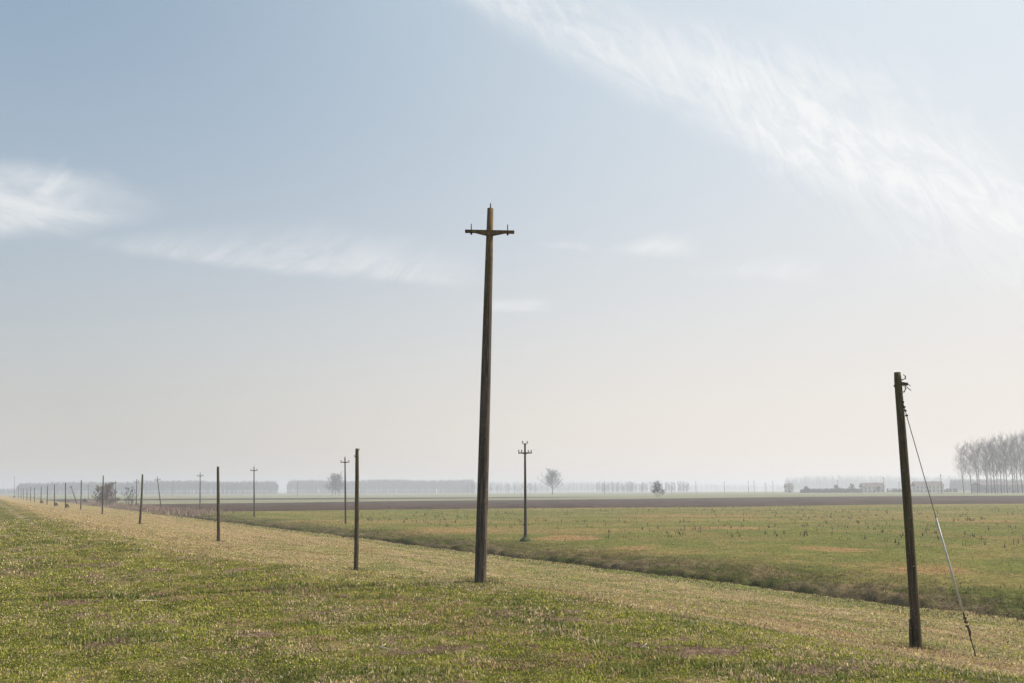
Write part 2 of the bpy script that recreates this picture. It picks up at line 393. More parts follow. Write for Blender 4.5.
# ------------------------------------------------------------------ materials of things
M_main = bpy.data.materials.new('weathered_pole'); M_main.use_nodes = True
def pole_mat(m, lo, hi, lichen, z0, z1):
    nt = m.node_tree; N = nt.nodes; L = nt.links; b = N['Principled BSDF']; b.inputs['Roughness'].default_value = .92
    b.inputs['Specular IOR Level'].default_value = .15
    tc = N.new('ShaderNodeTexCoord'); mp = N.new('ShaderNodeMapping'); mp.inputs['Scale'].default_value = (16, 16, .9)
    L.new(tc.outputs['Object'], mp.inputs[0])
    nz = N.new('ShaderNodeTexNoise'); nz.inputs['Scale'].default_value = 2; nz.inputs['Detail'].default_value = 8; nz.inputs['Roughness'].default_value = .7
    L.new(mp.outputs[0], nz.inputs['Vector'])
    cr = N.new('ShaderNodeValToRGB'); cr.color_ramp.elements[0].position = .42; cr.color_ramp.elements[1].position = .60
    cr.color_ramp.elements[0].color = (*lo, 1); cr.color_ramp.elements[1].color = (*hi, 1); L.new(nz.outputs['Fac'], cr.inputs[0])
    sp = N.new('ShaderNodeSeparateXYZ'); L.new(tc.outputs['Object'], sp.inputs[0])
    mr = N.new('ShaderNodeMapRange'); mr.inputs[1].default_value = z0; mr.inputs[2].default_value = z1; L.new(sp.outputs[2], mr.inputs[0])
    n2 = N.new('ShaderNodeTexNoise'); n2.inputs['Scale'].default_value = 9; n2.inputs['Detail'].default_value = 5; L.new(tc.outputs['Object'], n2.inputs['Vector'])
    m2 = N.new('ShaderNodeMapRange'); m2.inputs[1].default_value = .35; m2.inputs[2].default_value = .6; L.new(n2.outputs['Fac'], m2.inputs[0])
    mu = N.new('ShaderNodeMath'); mu.operation = 'MULTIPLY'; L.new(mr.outputs[0], mu.inputs[0]); L.new(m2.outputs[0], mu.inputs[1])
    mx = N.new('ShaderNodeMix'); mx.data_type = 'RGBA'; L.new(mu.outputs[0], mx.inputs[0]); L.new(cr.outputs[0], mx.inputs[6]); mx.inputs[7].default_value = (*lichen, 1)
    # specks
    n3 = N.new('ShaderNodeTexNoise'); n3.inputs['Scale'].default_value = 34; n3.inputs['Detail'].default_value = 2; L.new(tc.outputs['Object'], n3.inputs['Vector'])
    m3 = N.new('ShaderNodeMapRange'); m3.inputs[1].default_value = .70; m3.inputs[2].default_value = .74; L.new(n3.outputs['Fac'], m3.inputs[0])
    mx2 = N.new('ShaderNodeMix'); mx2.data_type = 'RGBA'; L.new(m3.outputs[0], mx2.inputs[0]); L.new(mx.outputs[2], mx2.inputs[6]); mx2.inputs[7].default_value = (.45, .42, .36, 1)
    L.new(mx2.outputs[2], b.inputs['Base Color'])
    bp = N.new('ShaderNodeBump'); bp.inputs['Strength'].default_value = .5; bp.inputs['Distance'].default_value = .012
    L.new(nz.outputs['Fac'], bp.inputs['Height']); L.new(bp.outputs[0], b.inputs['Normal'])
    return m
pole_mat(M_main, (.042, .034, .028), (.125, .100, .080), (.17, .10, .018), 4.8, 8.2)
M_wood = bpy.data.materials.new('tarred_wood'); M_wood.use_nodes = True
pole_mat(M_wood, (.035, .028, .020), (.10, .08, .05), (.10, .085, .04), 1, 6)
M_grey = bpy.data.materials.new('grey_pole'); M_grey.use_nodes = True
pole_mat(M_grey, (.036, .029, .024), (.085, .068, .055), (.10, .085, .06), 3, 8)
M_iron = mat('rusty_iron', (.07, .05, .04), .7, .5, 30, metal=.3)
M_glass = mat('porcelain_insulator', (.30, .29, .27), .25, .1, 10, spec=.5)
M_pvc = mat('plastic_sleeve', (.46, .45, .44), .45, .12, 8, spec=.4)
M_wire = mat('galvanised_wire', (.16, .14, .12), .5, .3, 40, metal=.6)
M_bark = mat('bark', (.065, .053, .042), .95, .35, 8)
M_twig = mat('bare_twigs', (.034, .026, .020), .95, .3, 3)
M_scrub = mat('dry_scrub', (.30, .21, .16), .95, .45, 2)
M_conc = mat('mossy_concrete', (.10, .12, .06), .95, .5, 9, col2=(.16, .15, .13), bump=.4)
M_moss = mat('mossy_mound', (.06, .075, .025), .95, .5, 7)
M_bushy = mat('grey_brown_twigs', (.15, .115, .09), .95, .35, 3)
M_twigp = mat('bleached_stalk', (.62, .55, .42), .8, .2, 20)

def ends(b, tp, sink=.25):
    """base on the terrain where this column meets it, tip straight above at the same depth"""
    p = hit(*b); q = at_depth(tp[0], tp[1], p.y)
    return p, q - p
def along(v, k, off=0.0): return Vector((v.x * k, v.y * k, v.z * k))

# --- the tall cross pole in the middle
p, v = ends((480.3, 582), (490.4, 208.5))
print('main pole', p, v)
ax = v.normalized(); T0 = thing('crossarm_pole', p, 'tallest weathered pole with crossarm and rust-ochre top, on the levee edge', 'utility pole', 'crossarm poles')
sc = p.y / F                         # metres in one pixel at the pole
K = [-.03, 0, .12, .3, .5, .7, .85, 1]; RA = [.118, .117, .114, .110, .103, .091, .080, .064]
MB().tube([v * k for k in K], RA, 20).build('pole_shaft', M_main, T0, True)
va = v * (1 - (233.5 - 208.5) / 373.5)
fwd = Vector((0, -.075, 0))
# arm: haunched beam, thick at the middle, rounded ends
def haunch(c, half, h_end, h_mid, dpt, tilt, mb):
    prof = [(-half, h_end), (-half * .97, h_end * 1.08), (-half * .62, h_end), (-half * .18, h_mid), (half * .18, h_mid), (half * .62, h_end), (half * .97, h_end * 1.08), (half, h_end)]
    vs = []; fs = []
    top = h_end / 2
    for (x, h) in prof:
        for yy in (-dpt / 2, dpt / 2):
            vs.append((c[0] + x, c[1] + yy, c[2] + top + tilt * x)); vs.append((c[0] + x, c[1] + yy, c[2] + top - h + tilt * x))
    for i in range(len(prof) - 1):
        a = i * 4; b_ = a + 4
        fs += [(a, b_, b_ + 2, a + 2), (a + 1, a + 3, b_ + 3, b_ + 1), (a, a + 1, b_ + 1, b_), (a + 2, b_ + 2, b_ + 3, a + 3)]
    fs += [(0, 2, 3, 1)]; e = (len(prof) - 1) * 4; fs += [(e, e + 1, e + 3, e + 2)]
    mb.poly(vs, fs); return mb
haunch((va.x + .0, -.045, va.z), .515, .048, .10, .10, -.022, MB()).build('crossarm', M_main, T0)
for sx in (-.385, .375):
    zz = va.z - .022 * sx
    mb = MB().tube([(va.x + sx, -.045, zz - .075), (va.x + sx, -.045, zz + .16)], [.011, .010], 8)
    mb.tube([(va.x + sx, -.045, zz - .065), (va.x + sx, -.045, zz - .033)], [.022, .022], 6)
    mb.build('insulator_pin', M_iron, T0)
MB().tube([(v.x, 0, v.z - .02), (v.x + .005, 0, v.z + .115)], [.016, .010], 8).build('top_pin', M_iron, T0)
MB().tube([(0, 0, -.1), (0, 0, .012)], [.15, .135], 20).build('footing', M_conc, T0)

# --- other crossarm poles
def cross_pole(b, tp, label, arm_k=.88, double=False, halfw=.50, thick=.10):
    p, v = ends(b, tp); t = thing('crossarm_pole', p, label, 'utility pole', 'crossarm poles')
    MB().tube([v * k for k in (-.03, 0, .3, .6, 1)], [thick * 1.15, thick * 1.12, thick, thick * .88, thick * .72], 10, jit=.03).build('pole_shaft', M_grey, t, True)
    a = v * arm_k
    haunch((a.x, -thick * .5, a.z), halfw, .085, .12, .10, v.x / v.z * -.6, MB()).build('crossarm', M_grey, t)
    xs = (-halfw * .92, -halfw * .5, halfw * .5, halfw * .92) if double else (-halfw * .88, halfw * .88)
    for sx in xs:
        zz = a.z - v.x / v.z * .6 * sx
        mb = MB().tube([(a.x + sx, -.05, zz - .05), (a.x + sx, -.05, zz + .10)], [.016, .016], 6)
        mb.tube([(a.x + sx, -.05, zz + .08), (a.x + sx, -.05, zz + .13), (a.x + sx, -.05, zz + .20), (a.x + sx, -.05, zz + .24)], [.045, .055, .045, .02], 8)
        mb.build('insulator', M_glass if double else M_iron, t, True)
    if double:
        MB().tube([(v.x - .17, 0, v.z + .04), (v.x - .15, 0, v.z - .05), (v.x, 0, v.z - .08), (v.x + .15, 0, v.z - .05), (v.x + .17, 0, v.z + .04)], [.022] * 5, 6).build('top_bracket', M_iron, t)
        for sx in (-.17, .17):
            MB().tube([(v.x + sx, 0, v.z + .0), (v.x + sx, 0, v.z + .06), (v.x + sx, 0, v.z + .14), (v.x + sx, 0, v.z + .19)], [.045, .06, .05, .02], 8).build('insulator', M_glass, t, True)
        MB().tube([(0, 0, -.2), (0, 0, .10), (-.03, 0, .24), (0, 0, .30)], [.48, .40, .26, .12], 11, jit=.12).build('footing', M_moss, t)
    else:
        MB().tube([(v.x, 0, v.z - .02), (v.x, 0, v.z + .22)], [.03, .02], 6).build('top_pin', M_iron, t)
    return t
cross_pole((525.5, 541), (525, 443.3), 'grey crossarm pole with pale insulators and mossy footing, right of the tallest pole', .9, True)
cross_pole((345.6, 524), (345, 457.6), 'dark crossarm pole on the meadow edge just left of the round-crowned distant tree clump', .93)
cross_pole((254.2, 517), (254, 467), 'dark upright crossarm pole on the meadow alone in front of the ploughed field', .93)
cross_pole((200, 511.5), (200.2, 473.2), 'upright crossarm pole at the edge of the reddish scrub left of a bare post', .93, halfw=.60)
cross_pole((161.3, 509.3), (157.2, 477), 'crossarm pole leaning to the left in the reddish scrub', .91, halfw=.60)
cross_pole((136.3, 506.8), (136.6, 479.4), 'thin upright crossarm pole next to a bare post, left of the leaning one', .9, halfw=.60)
cross_pole((115.6, 504.8), (115.4, 481), 'thin upright crossarm pole rising just right of the big grey bush', .93, halfw=.60)
cross_pole((88.3, 501), (88.3, 484.5), 'small distant crossarm pole between two bare posts, left of the big grey bush', .93, halfw=.60)

# --- bare posts of the near row
def bare_pole(b, tp, label, thick=.085, bend=0, name='bare_pole', mt=None):
    p, v = ends(b, tp); t = thing(name, p, label, 'wooden pole', 'bare poles in a row along the levee')
    ks = (-.06, 0, .25, .5, .75, .97, 1)
    pts = [v * k + Vector((bend * math.sin(max(k, 0) * math.pi), 0, 0)) for k in ks]
    MB().tube(pts, [thick * q for q in (1.1, 1.08, 1.0, .95, .88, .80, .70)], 12, jit=.03).build('pole_shaft', mt or M_wood, t, True)
    return t, p, v, pts
t, p, v, pts = bare_pole((356, 570.5), (357, 448.5), 'bare dark pole on the straw slope, nearest one left of the tallest pole', .082, .015)
for k, sx in ((.985, .09), (.93, -.08), (.41, .09)):
    q = v * k
    MB().tube([(q.x, -.02, q.z), (q.x + sx, -.05, q.z + .01), (q.x + sx * 1.15, -.05, q.z + .06)], [.018, .016, .016], 6).build('bracket', M_iron, t)
bare_pole((218.6, 541.3), (218, 466.5), 'bare dark pole on the straw slope, between two upright crossarm poles left of centre', .095)
bare_pole((139.8, 524), (142.5, 474.3), 'bare pole tilting slightly right, between the grey bush and the leaning crossarm pole', .10, .04)
bare_pole((102.3, 514), (103.3, 475.5), 'bare upright pole standing in front of the big grey bush', .10)
bare_pole((80.7, 509.5), (81.3, 480), 'bare pole on the dry slope, first one left of the big grey bush', .10, .03)
bare_pole((65.5, 508), (65.5, 482.2), 'bare pole with a small tuft at its foot, left of the slanting broken pole', .11)
bare_pole((54.5, 506.2), (54.4, 484.4), 'bare pole with small round shrub at its foot, second left of the slanting pole', .11)
bare_pole((47, 504.6), (47.8, 485.6), 'thin distant bare pole tilting right, eighth from the near end of its row', .11)
bare_pole((40.8, 503.4), (41.4, 486.4), 'thin distant bare pole with tiny shrub at its foot, ninth of the bare row', .11)
for k, (bx, by, tx, ty) in enumerate([(34.5, 501.8, 34.6, 487.4), (30.5, 501, 30.8, 486.8), (27, 500.2, 27.1, 488), (23.4, 499.6, 23.3, 488.2), (21, 499, 21.1, 488), (18.4, 498.5, 18.3, 486.5)]):
    o = ['tenth', 'eleventh', 'twelfth', 'thirteenth', 'fourteenth', 'farthest'][k]
    bare_pole((bx, by), (tx, ty), 'tiny distant bare pole, %s along the row towards the left horizon' % o, .12)
# tall distant mast
p, v = ends((14.2, 497.6), (14.6, 475.4)); t = thing('tall_mast', p, 'tall thin bare mast at the far left horizon, higher than the poles around it', 'mast')
MB().tube([v * -.03, v * .5, v], [.16, .13, .09], 8).build('pole_shaft', M_grey, t, True)
MB().box((0, 0, .4), (1.3, 1.0, .9), 0, .8).build('footing', M_conc, t)
# slanting broken pole
p, v = ends((77, 504), (71, 486.3)); t = thing('slanting_pole', p, 'broken pole slanting steeply to the left behind the distant bare poles', 'wooden pole')
MB().tube([v * -.04, v * .5, v], [.16, .14, .11], 8).build('pole_shaft', M_grey, t, True)
haunch((v.x, 0, v.z * .97), .45, .12, .2, .12, .5, MB()).build('crossarm', M_grey, t)

# --- nearest bare pole at the right, with its bracket, wires and cable cover
t, p, v, pts = bare_pole((917.3, 648.5), (897.3, 372.3), 'thick leaning dark pole at the right with loose wires near its top', .078, .01)
print('right pole', p, v)
rp, rv = p, v
q = v * .955
MB().box((q.x + .085, -.03, q.z), (.13, .05, .05), 0).build('wire_bracket', M_iron, t)
q2 = v * .975; MB().tube([(q2.x + .06, -.03, q2.z - .02), (q2.x + .12, -.03, q2.z), (q2.x + .12, -.03, q2.z + .05), (q2.x + .09, -.03, q2.z + .07)], [.012] * 4, 6).build('hook', M_iron, t)
def curvy(mb, P, r): mb.tube(P, [r] * len(P), 5)
mb = MB(); s_ = rp.y / F
def L2(px, py, y=-.04): 
    w = at_depth(px, py, rp.y + y); return w - rp
for P in ([(900, 382), (904, 382.5), (908, 384), (910.5, 386)], [(900, 382.5), (904.5, 385), (908, 388), (911, 390.5)],
          [(901, 382.5), (904, 386), (905.3, 389), (904.5, 392), (900.5, 392.4)], [(901.5, 383), (905.3, 385.5), (906, 389), (903.8, 391.5)]):
    curvy(mb, [L2(*a, -.04 - .02 * i) for i, a in enumerate(P)], .008)
mb.build('loose_wires', M_wire, t)
MB().tube([L2(897.2, 387, .0), L2(894.3, 386.6, -.02), L2(894.0, 385, -.02)], [.012] * 3, 6).build('hook', M_iron, t)
# cable cover strip on the lower left side
a0 = L2(911.4, 647, -.03); a1 = L2(910.0, 619, -.03)
MB().tube([a0, (a0 + a1) / 2 + Vector((-.004, 0, 0)), a1], [.032, .030, .016], 8).build('cable_cover', M_wood, t, True)
a0 = L2(911.3, 646, -.10); a1 = L2(909.3, 520, -.10)

# --- guy wire
gt = L2(901, 396) + rp
anchor = hit(976, 657)
tg = thing('guy_wire', anchor, 'thin guy wire with pale plastic sleeve running down from the leaning right pole', 'guy wire')
gtop = gt - anchor
def G(px, py):
    # point of the wire line at this pixel row, by fraction of the run
    k = (657 - py) / (657 - 396); return gtop * k
lineP = [gtop * k for k in np.linspace(1, .5255, 12)]
sag = lambda P: P
MB().tube([gtop, gtop * .8, gtop * .5], [.0075, .0075, .0075], 6).build('wire', M_wire, tg)
MB().tube([gtop * .515, gtop * .35, gtop * .16], [.015, .016, .017], 12).build('sleeve', M_pvc, tg, True)
mb = MB().tube([gtop * .17, gtop * .12], [.013, .016], 8)
for k in (.11, .125, .14): mb.box(gtop * k, (.05, .03, .03), .4)
mb.tube([gtop * .115, gtop * .09 + Vector((.02, 0, 0)), gtop * .075], [.018, .024, .014], 8)
mb.build('shackle', M_iron, tg)
MB().tube([gtop * .08, gtop * -.03], [.010, .010], 8).build('anchor_rod', M_iron, tg)
for k in (.975, .955, .94, .92): MB().box(gtop * k, (.035, .03, .03), .3).build('wire_clamp', M_iron, tg)

# ------------------------------------------------------------------ bare trees
TWIG_MIN = .014
def branch(tw, p, d, L, r, depth, spread, up, nseg=3, kids=4):
    pts = [p]; rads = [r]; q = p.copy(); dd = d.copy()
    for i in range(nseg):
        dd = (dd + Vector((random.gauss(0, .10), random.gauss(0, .10), up * .12))).normalized(); q = q + dd * L / nseg
        pts.append(q.copy()); rads.append(max(r * (1 - (i + 1) / nseg * .75), TWIG_MIN))
    tw.tube(pts, rads, 4 if depth > 1 else 3, cap=False)
    if depth <= 0: return
    for j in range(kids):
        k = random.uniform(.25, 1.0); idx = min(int(k * nseg), nseg - 1); f = k * nseg - idx
        b = pts[idx].lerp(pts[idx + 1], f); a = random.uniform(0, 2 * math.pi)
        o = Vector((math.cos(a), math.sin(a), 0)); nd = (dd * (1 - spread) + o * spread + Vector((0, 0, up * .25))).normalized()
        branch(tw, b, nd, L * random.uniform(.4, .65), max(r * .45, .010), depth - 1, spread, up, 3 if depth > 1 else 2, kids)
def poplar_meshes(seed, Ht=34.0):
    random.seed(seed); tr = MB(); tw = MB()
    lean = random.uniform(-.02, .02); n = 9
    pts = [Vector((lean * Ht * (i / n) + random.gauss(0, .12), random.gauss(0, .12), Ht * .93 * i / n - .2)) for i in range(n + 1)]
    rads = [.34 * (1 - .88 * i / n) + .02 for i in range(n + 1)]
    tr.tube(pts, rads, 7)
    for j in range(58):
        k = .27 + .70 * (j / 58) ** .85; i = min(int(k * n), n - 1); b = pts[i].lerp(pts[i + 1], k * n - i)
        a = random.uniform(0, 2 * math.pi); el = random.uniform(.55, 1.05)
        d = Vector((math.cos(a) * math.cos(el), math.sin(a) * math.cos(el), math.sin(el)))
        Lb = Ht * random.uniform(.14, .27) * (1.1 - .75 * max(0, k - .45))
        if random.random() < .12: continue
        branch(tw, b, d, Lb, .085 * (1.25 - k), 2, .42, 1.0, 4, 5)
    return tr.mesh('trunk', M_bark, True), tw.mesh('crown', M_twig)
def round_tree(seed, Ht, wide=.42, trunk_k=.22, rr=.25, stems=1, kids=5, nb=9, depth=3, mt=None):
    random.seed(seed); tr = MB(); tw = MB()
    for s_ in range(stems):
        ox = Vector(((s_ - (stems - 1) / 2) * Ht * .14, random.uniform(-.5, .5), 0))
        pts = [ox + Vector((random.gauss(0, .1), 0, -.2)), ox + Vector((random.gauss(0, .1), 0, Ht * trunk_k)), ox + Vector((random.gauss(0, .2), 0, Ht * .5)), ox + Vector((random.gauss(0, .3), 0, Ht * .72))]
        tr.tube(pts, [rr, rr * .8, rr * .5, rr * .2], 7)
        for j in range(nb):
            k = j / (nb - 1); z = Ht * (trunk_k + (.72 - trunk_k) * k); a = j * 2.4 + random.uniform(-.5, .5)
            el = .35 + .9 * k; b = ox + Vector((0, 0, z))
            d = Vector((math.cos(a) * math.cos(el), math.sin(a) * math.cos(el), math.sin(el)))
            branch(tw, b, d, Ht * wide * (1 - .35 * k) * random.uniform(.8, 1.1), rr * .42, depth, .45, .6, 3, kids)
    return tr.mesh('trunk', M_bark, True), tw.mesh('crown', mt or M_twig)
def put_tree(meshes, loc, sc, label, cat='tree', name='bare_tree', group=None, rz=0):
    t = thing(name, loc, label, cat, group, rz); t.scale = (sc, sc, sc) if not isinstance(sc, tuple) else sc
    link('trunk', meshes[0], t); link('crown', meshes[1], t); return t

TWIG_MIN = .021
pv = [poplar_meshes(200 + i) for i in range(5)]
TWIG_MIN = .014
PX = [(963.4, 447), (971.4, 445), (977.6, 448), (986.8, 442), (991.5, 446), (995, 441), (1001.5, 438), (1007.3, 441), (1013, 440), (1018, 438), (1022.3, 436), (1029, 436), (1036, 434), (1044, 434)]
ords = ['first', 'second', 'third', 'fourth', 'fifth', 'sixth', 'seventh', 'eighth', 'ninth', 'tenth', 'eleventh', 'twelfth', 'thirteenth', 'fourteenth']
for i, (x, top) in enumerate(PX):
    Y = 560 + 22 * math.sin(i * 2.1); r = ray(x, 490); X = r.x / r.y * Y; g = gz(X, Y)
    tp = at_depth(x, top, Y); sc = (tp.z - g) / 34.0
    put_tree(pv[i % 5], (X, Y, g), (sc * .98, sc * .98, sc), 'tall bare poplar, %s from the left end of the row at the right edge' % ords[i], 'poplar', 'poplar_tree', 'row of bare poplars', random.uniform(0, 6))
# second, thinner line behind
for i, x in enumerate([979.6, 988.5, 997.6, 1004.5, 1015.8, 1025]):
    Y = 640; r = ray(x, 490); X = r.x / r.y * Y; g = gz(X, Y); tp = at_depth(x, 443 + (i % 3) * 3, Y); sc = (tp.z - g) / 34
    put_tree(pv[(i + 2) % 5], (X, Y, g), (sc * .8, sc * .8, sc), 'slim bare poplar behind the front row, %s from the left in the back line' % ords[i], 'poplar', 'poplar_tree', 'back line of bare poplars', i)

def tree_at(px, base, top, meshes, Ht, label, Y=None, sx=1.0, **k):
    p = hit(px, base)
    if Y: r = ray(px, 490); X = r.x / r.y * Y; p = Vector((X, Y, gz(X, Y)))
    tp = at_depth(px, top, p.y); sc = (tp.z - p.z) / Ht
    return put_tree(meshes, p, (sc * sx, sc * sx, sc), label, **k)
TWIG_MIN = .024
lone = round_tree(37, 20, .38, .24, .42, 1, 5, 36)
tree_at(552.3, 494.6, 470, lone, 20.5, 'lone bare tree with an oval crown, right of the crossarm pole with pale insulators', sx=1.2)
clump = round_tree(33, 18, .34, .08, .26, 3, 5, 22)
tree_at(335.6, 495.4, 473.4, clump, 18.3, 'round bare clump of several stems beside a crossarm pole on the horizon', sx=1.05, name='tree_clump')
TWIG_MIN = .014
sm = [round_tree(41 + i, 10, .4, .2, .14, 1, 5, 8, 2) for i in range(3)]
for i, (x, tp, w) in enumerate([(467.5, 484.5, 1), (472.5, 483.5, 1), (490.5, 484.5, 1), (497.5, 484, 1.1), (508, 483.8, 1), (514.5, 483.4, 1), (521.5, 484, 1), (530, 483, 1.1), (535.5, 484.2, .9)]):
    tree_at(x, 494.6, tp, sm[i % 3], 10.2, 'small hazy bare tree, %s from the left of the low row beside the tallest pole' % ords[i], sx=w, group='low row of hazy trees', rz=i * 1.3)
# bush on the ploughed land's edge
bush = round_tree(51, 6, .55, .02, .10, 3, 6, 9, 3)
tree_at(657.5, 497.2, 484, bush, 6.2, 'dark bushy little tree alone on the far field, right of centre', sx=.85, name='field_bush', cat='bush')
# left shrubs by the ditch
p = at_t(106, 27.5)
big = round_tree(55, 6, .50, .02, .07, 5, 5, 8, 3, M_bushy)
tree_at(103, 507, 488, big, 6.0, 'big rounded grey bush behind a bare pole in the left distance', name='grey_bush', cat='bush', sx=1.0)
tree_at(109, 507, 480.5, round_tree(57, 6, .33, .1, .08, 2, 5, 9, 3, M_bushy), 6.2, 'loose bare sapling rising from the right side of the big grey bush', name='bare_sapling', cat='sapling')
tree_at(129, 507.8, 487, round_tree(59, 5, .4, .05, .05, 3, 4, 8, 2), 5.2, 'thin pale sapling in the reddish scrub left of a tilting bare pole', name='bare_sapling', cat='sapling')
for (x, b, tp, l) in [(84.5, 503.5, 499.5, 'low brown shrub left of the small crossarm pole near the grey bush'), (55.8, 506.6, 503.2, 'small round shrub at the foot of a distant bare pole'), (66.8, 508.3, 504.5, 'small brown shrub at the foot of the bare pole left of the slanting pole'), (41.6, 503.8, 500.8, 'tiny dark shrub at the foot of a very distant bare pole')]:
    tree_at(x, b, tp, bush, 6.2, l, name='low_shrub', cat='shrub', sx=1.1)

# reddish scrub and reeds along the ditch (left) ; weeds in the meadow
def stalks(name, label, cat, P, h, m, wd, seed, lean=.35):
    g = np.random.default_rng(seed); x, y = P[:, 0], P[:, 1]; n = len(x); z = ground(x, y)
    L = h * g.uniform(.4, 1.2, n); phi = g.uniform(0, 6.28, n); ln = g.uniform(0, lean, n)
    b = np.stack([x, y, z - .02], 1); tip = b + np.stack([np.cos(phi) * np.sin(ln) * L, np.sin(phi) * np.sin(ln) * L, np.cos(ln) * L], 1)
    a = g.uniform(0, 6.28, n); pw = np.stack([np.cos(a) * wd, np.sin(a) * wd, np.zeros(n)], 1)
    V = np.stack([b - pw, b + pw, tip + pw * .3, tip - pw * .3], 1).reshape(-1, 3)
    Fq = np.arange(n)[:, None] * 4 + np.array([0, 1, 2, 3])[None]
    return tag(link(name, raw_mesh(name, V, Fq, m, smooth=False)), label, cat, kind='stuff')
g = np.random.default_rng(5)
s = g.uniform(165, 420, 15000); t_ = g.normal(31, 3.0, 15000)
X = -SA * s + CA * t_; Y = CA * s + SA * t_; k = (fbm(s / 6, t_ / 2, 91) > .40) & (t_ > 26.5)
stalks('reed_scrub', 'reddish brown dry scrub and reeds along the ditch in the left distance', 'scrub', np.stack([X[k], Y[k]], 1), .8, M_scrub, .035, 3)
P = []
for i in range(1100):
    az = g.uniform(-.15, .56); d = g.uniform(70, 235); x, y = d * math.sin(az), d * math.cos(az)
    if fbm(np.array([x / 18]), np.array([y / 18]), 93)[0] < .42 or st(x, y)[1] < 42: continue
    for j in range(int(g.integers(2, 5))): P.append((x + g.normal(0, .10), y + g.normal(0, .10)))
M_weed = mat('dead_weed', (.055, .042, .03), .9, .3, 5)
stalks('dead_weeds', 'scattered dark dead weed stalks standing in the meadow', 'weeds', np.array(P), .38, M_weed, .032, 4, .3)
P = []
for (px_, py_) in [(525.5, 541), (356, 570.5), (917, 648.5), (480.3, 582.5), (218.6, 541.3), (139.8, 524), (102.3, 514)]:
    c = hit(px_, py_); 
    for j in range(260): P.append((c.x + g.normal(.05, .22), c.y + g.normal(0.05, .18)))
M_tuft = mat('dry_tuft', (.26, .20, .12), .9, .4, 9, col2=(.16, .18, .06))
stalks('pole_foot_grass', 'longer dry grass left standing around the feet of the poles', 'grass', np.array(P), .13, M_tuft, .004, 8, .7)

# ------------------------------------------------------------------ far woods (each reads as one mass)
def wood(name, label, pxa, pxb, Y0, depth, hgt, n, seed, m, crown_lo=.25, tw=14, hv=.12, wdt=.16):
    g = np.random.default_rng(seed); ra = ray(pxa, 490); rb = ray(pxb, 490)
    u = g.uniform(0, 1, n); Y = Y0 + g.uniform(0, depth, n); X = Y * (ra.x / ra.y + (rb.x / rb.y - ra.x / ra.y) * u)
    z = ground(X, Y); hh = hgt * (1 + g.uniform(-hv, hv, n)) * (1 + .35 * (fbm(X / 55, Y / 400, seed) - .5)) * (.72 + .28 * sstep(0, .015, np.minimum(u, 1 - u)))
    vs = []; 
    def quad(x0, y0, z0, x1, y1, z1, w0, w1, a):
        cx, cy = np.cos(a), np.sin(a)
        return np.stack([np.stack([x0 - cx * w0, y0 - cy * w0, z0], 1), np.stack([x0 + cx * w0, y0 + cy * w0, z0], 1),
                         np.stack([x1 + cx * w1, y1 + cy * w1, z1], 1), np.stack([x1 - cx * w1, y1 - cy * w1, z1], 1)], 1).reshape(-1, 3)
    for a0 in (0, math.pi / 2): vs.append(quad(X, Y, z - .3, X, Y, z + hh * .9, np.full(n, .13), np.full(n, .05), np.full(n, a0)))
    for k in range(tw):
        f = g.uniform(crown_lo, .85, n); a = g.uniform(0, 6.28, n); L = hh * g.uniform(.12, .3, n); sl = g.uniform(.25, .6, n)
        z0 = z + hh * f; x1 = X + np.cos(a) * L * sl; y1 = Y + np.sin(a) * L * sl; z1 = np.minimum(z0 + L, z + hh)
        vs.append(quad(X, Y, z0, x1, y1, z1, np.full(n, wdt), np.full(n, wdt * .6), g.uniform(0, 3.1, n)))
    V = np.concatenate(vs); Fq = np.arange(len(V) // 4)[:, None] * 4 + np.array([0, 1, 2, 3])[None]
    return tag(link(name, raw_mesh(name, V, Fq, m, smooth=False)), label, 'wood', kind='stuff')
M_wood_far = mat('far_wood', (.07, .066, .064), .95, .25, .05)
wood('poplar_plantation', 'long flat-topped plantation of bare trees fading into the haze on the left horizon', 16, 278, 1500, 260, 18.5, 3200, 1, M_wood_far, .3)
wood('poplar_plantation', 'flat-topped hazy plantation behind the round tree clump, right of the gap in the woods', 287, 475, 1700, 260, 22.5, 2800, 2, M_wood_far, .3)
wood('hazy_wood', 'low faint wood on the horizon behind the lone oval tree', 440, 640, 2300, 300, 21.0, 1500, 3, M_wood_far, .1, hv=.3)
wood('hazy_wood', 'loose line of taller hazy trees on the horizon left of the field bush', 596, 690, 1500, 160, 13.5, 200, 4, M_wood_far, .1, 26, hv=.35)
wood('hazy_wood', 'very faint low wood on the horizon in the middle of the right half', 690, 800, 3000, 300, 19.0, 800, 5, M_wood_far, .1, hv=.35)
wood('hazy_wood', 'uneven hazy wood on the horizon behind the two farmhouses', 785, 975, 2100, 300, 25.0, 2200, 6, M_wood_far, .1, hv=.4)
wood('hazy_wood', 'faint grey wood seen behind the long barn and the poplars', 950, 1060, 1100, 200, 13.0, 1400, 7, M_wood_far, .1, hv=.2)
wood('hazy_wood', 'faint low trees at the extreme left end of the horizon', -60, 17, 1700, 300, 9.0, 700, 8, M_wood_far, .1, hv=.3)
M_hedge = mat('evergreen_bush', (.055, .065, .035), .95, .4, .4)
wood('hedgerow', 'low dark hedgerow in front of the farmhouses', 800, 862, 760, 25, 2.6, 330, 9, M_hedge, .02, 26, hv=.35, wdt=.28)
wood('hedgerow', 'low dark shrubs between and behind the two farmhouses', 886, 958, 820, 20, 2.6, 260, 10, M_hedge, .02, 22, hv=.4, wdt=.28)
fb = round_tree(71, 7, .5, .05, .16, 2, 7, 9, 3)
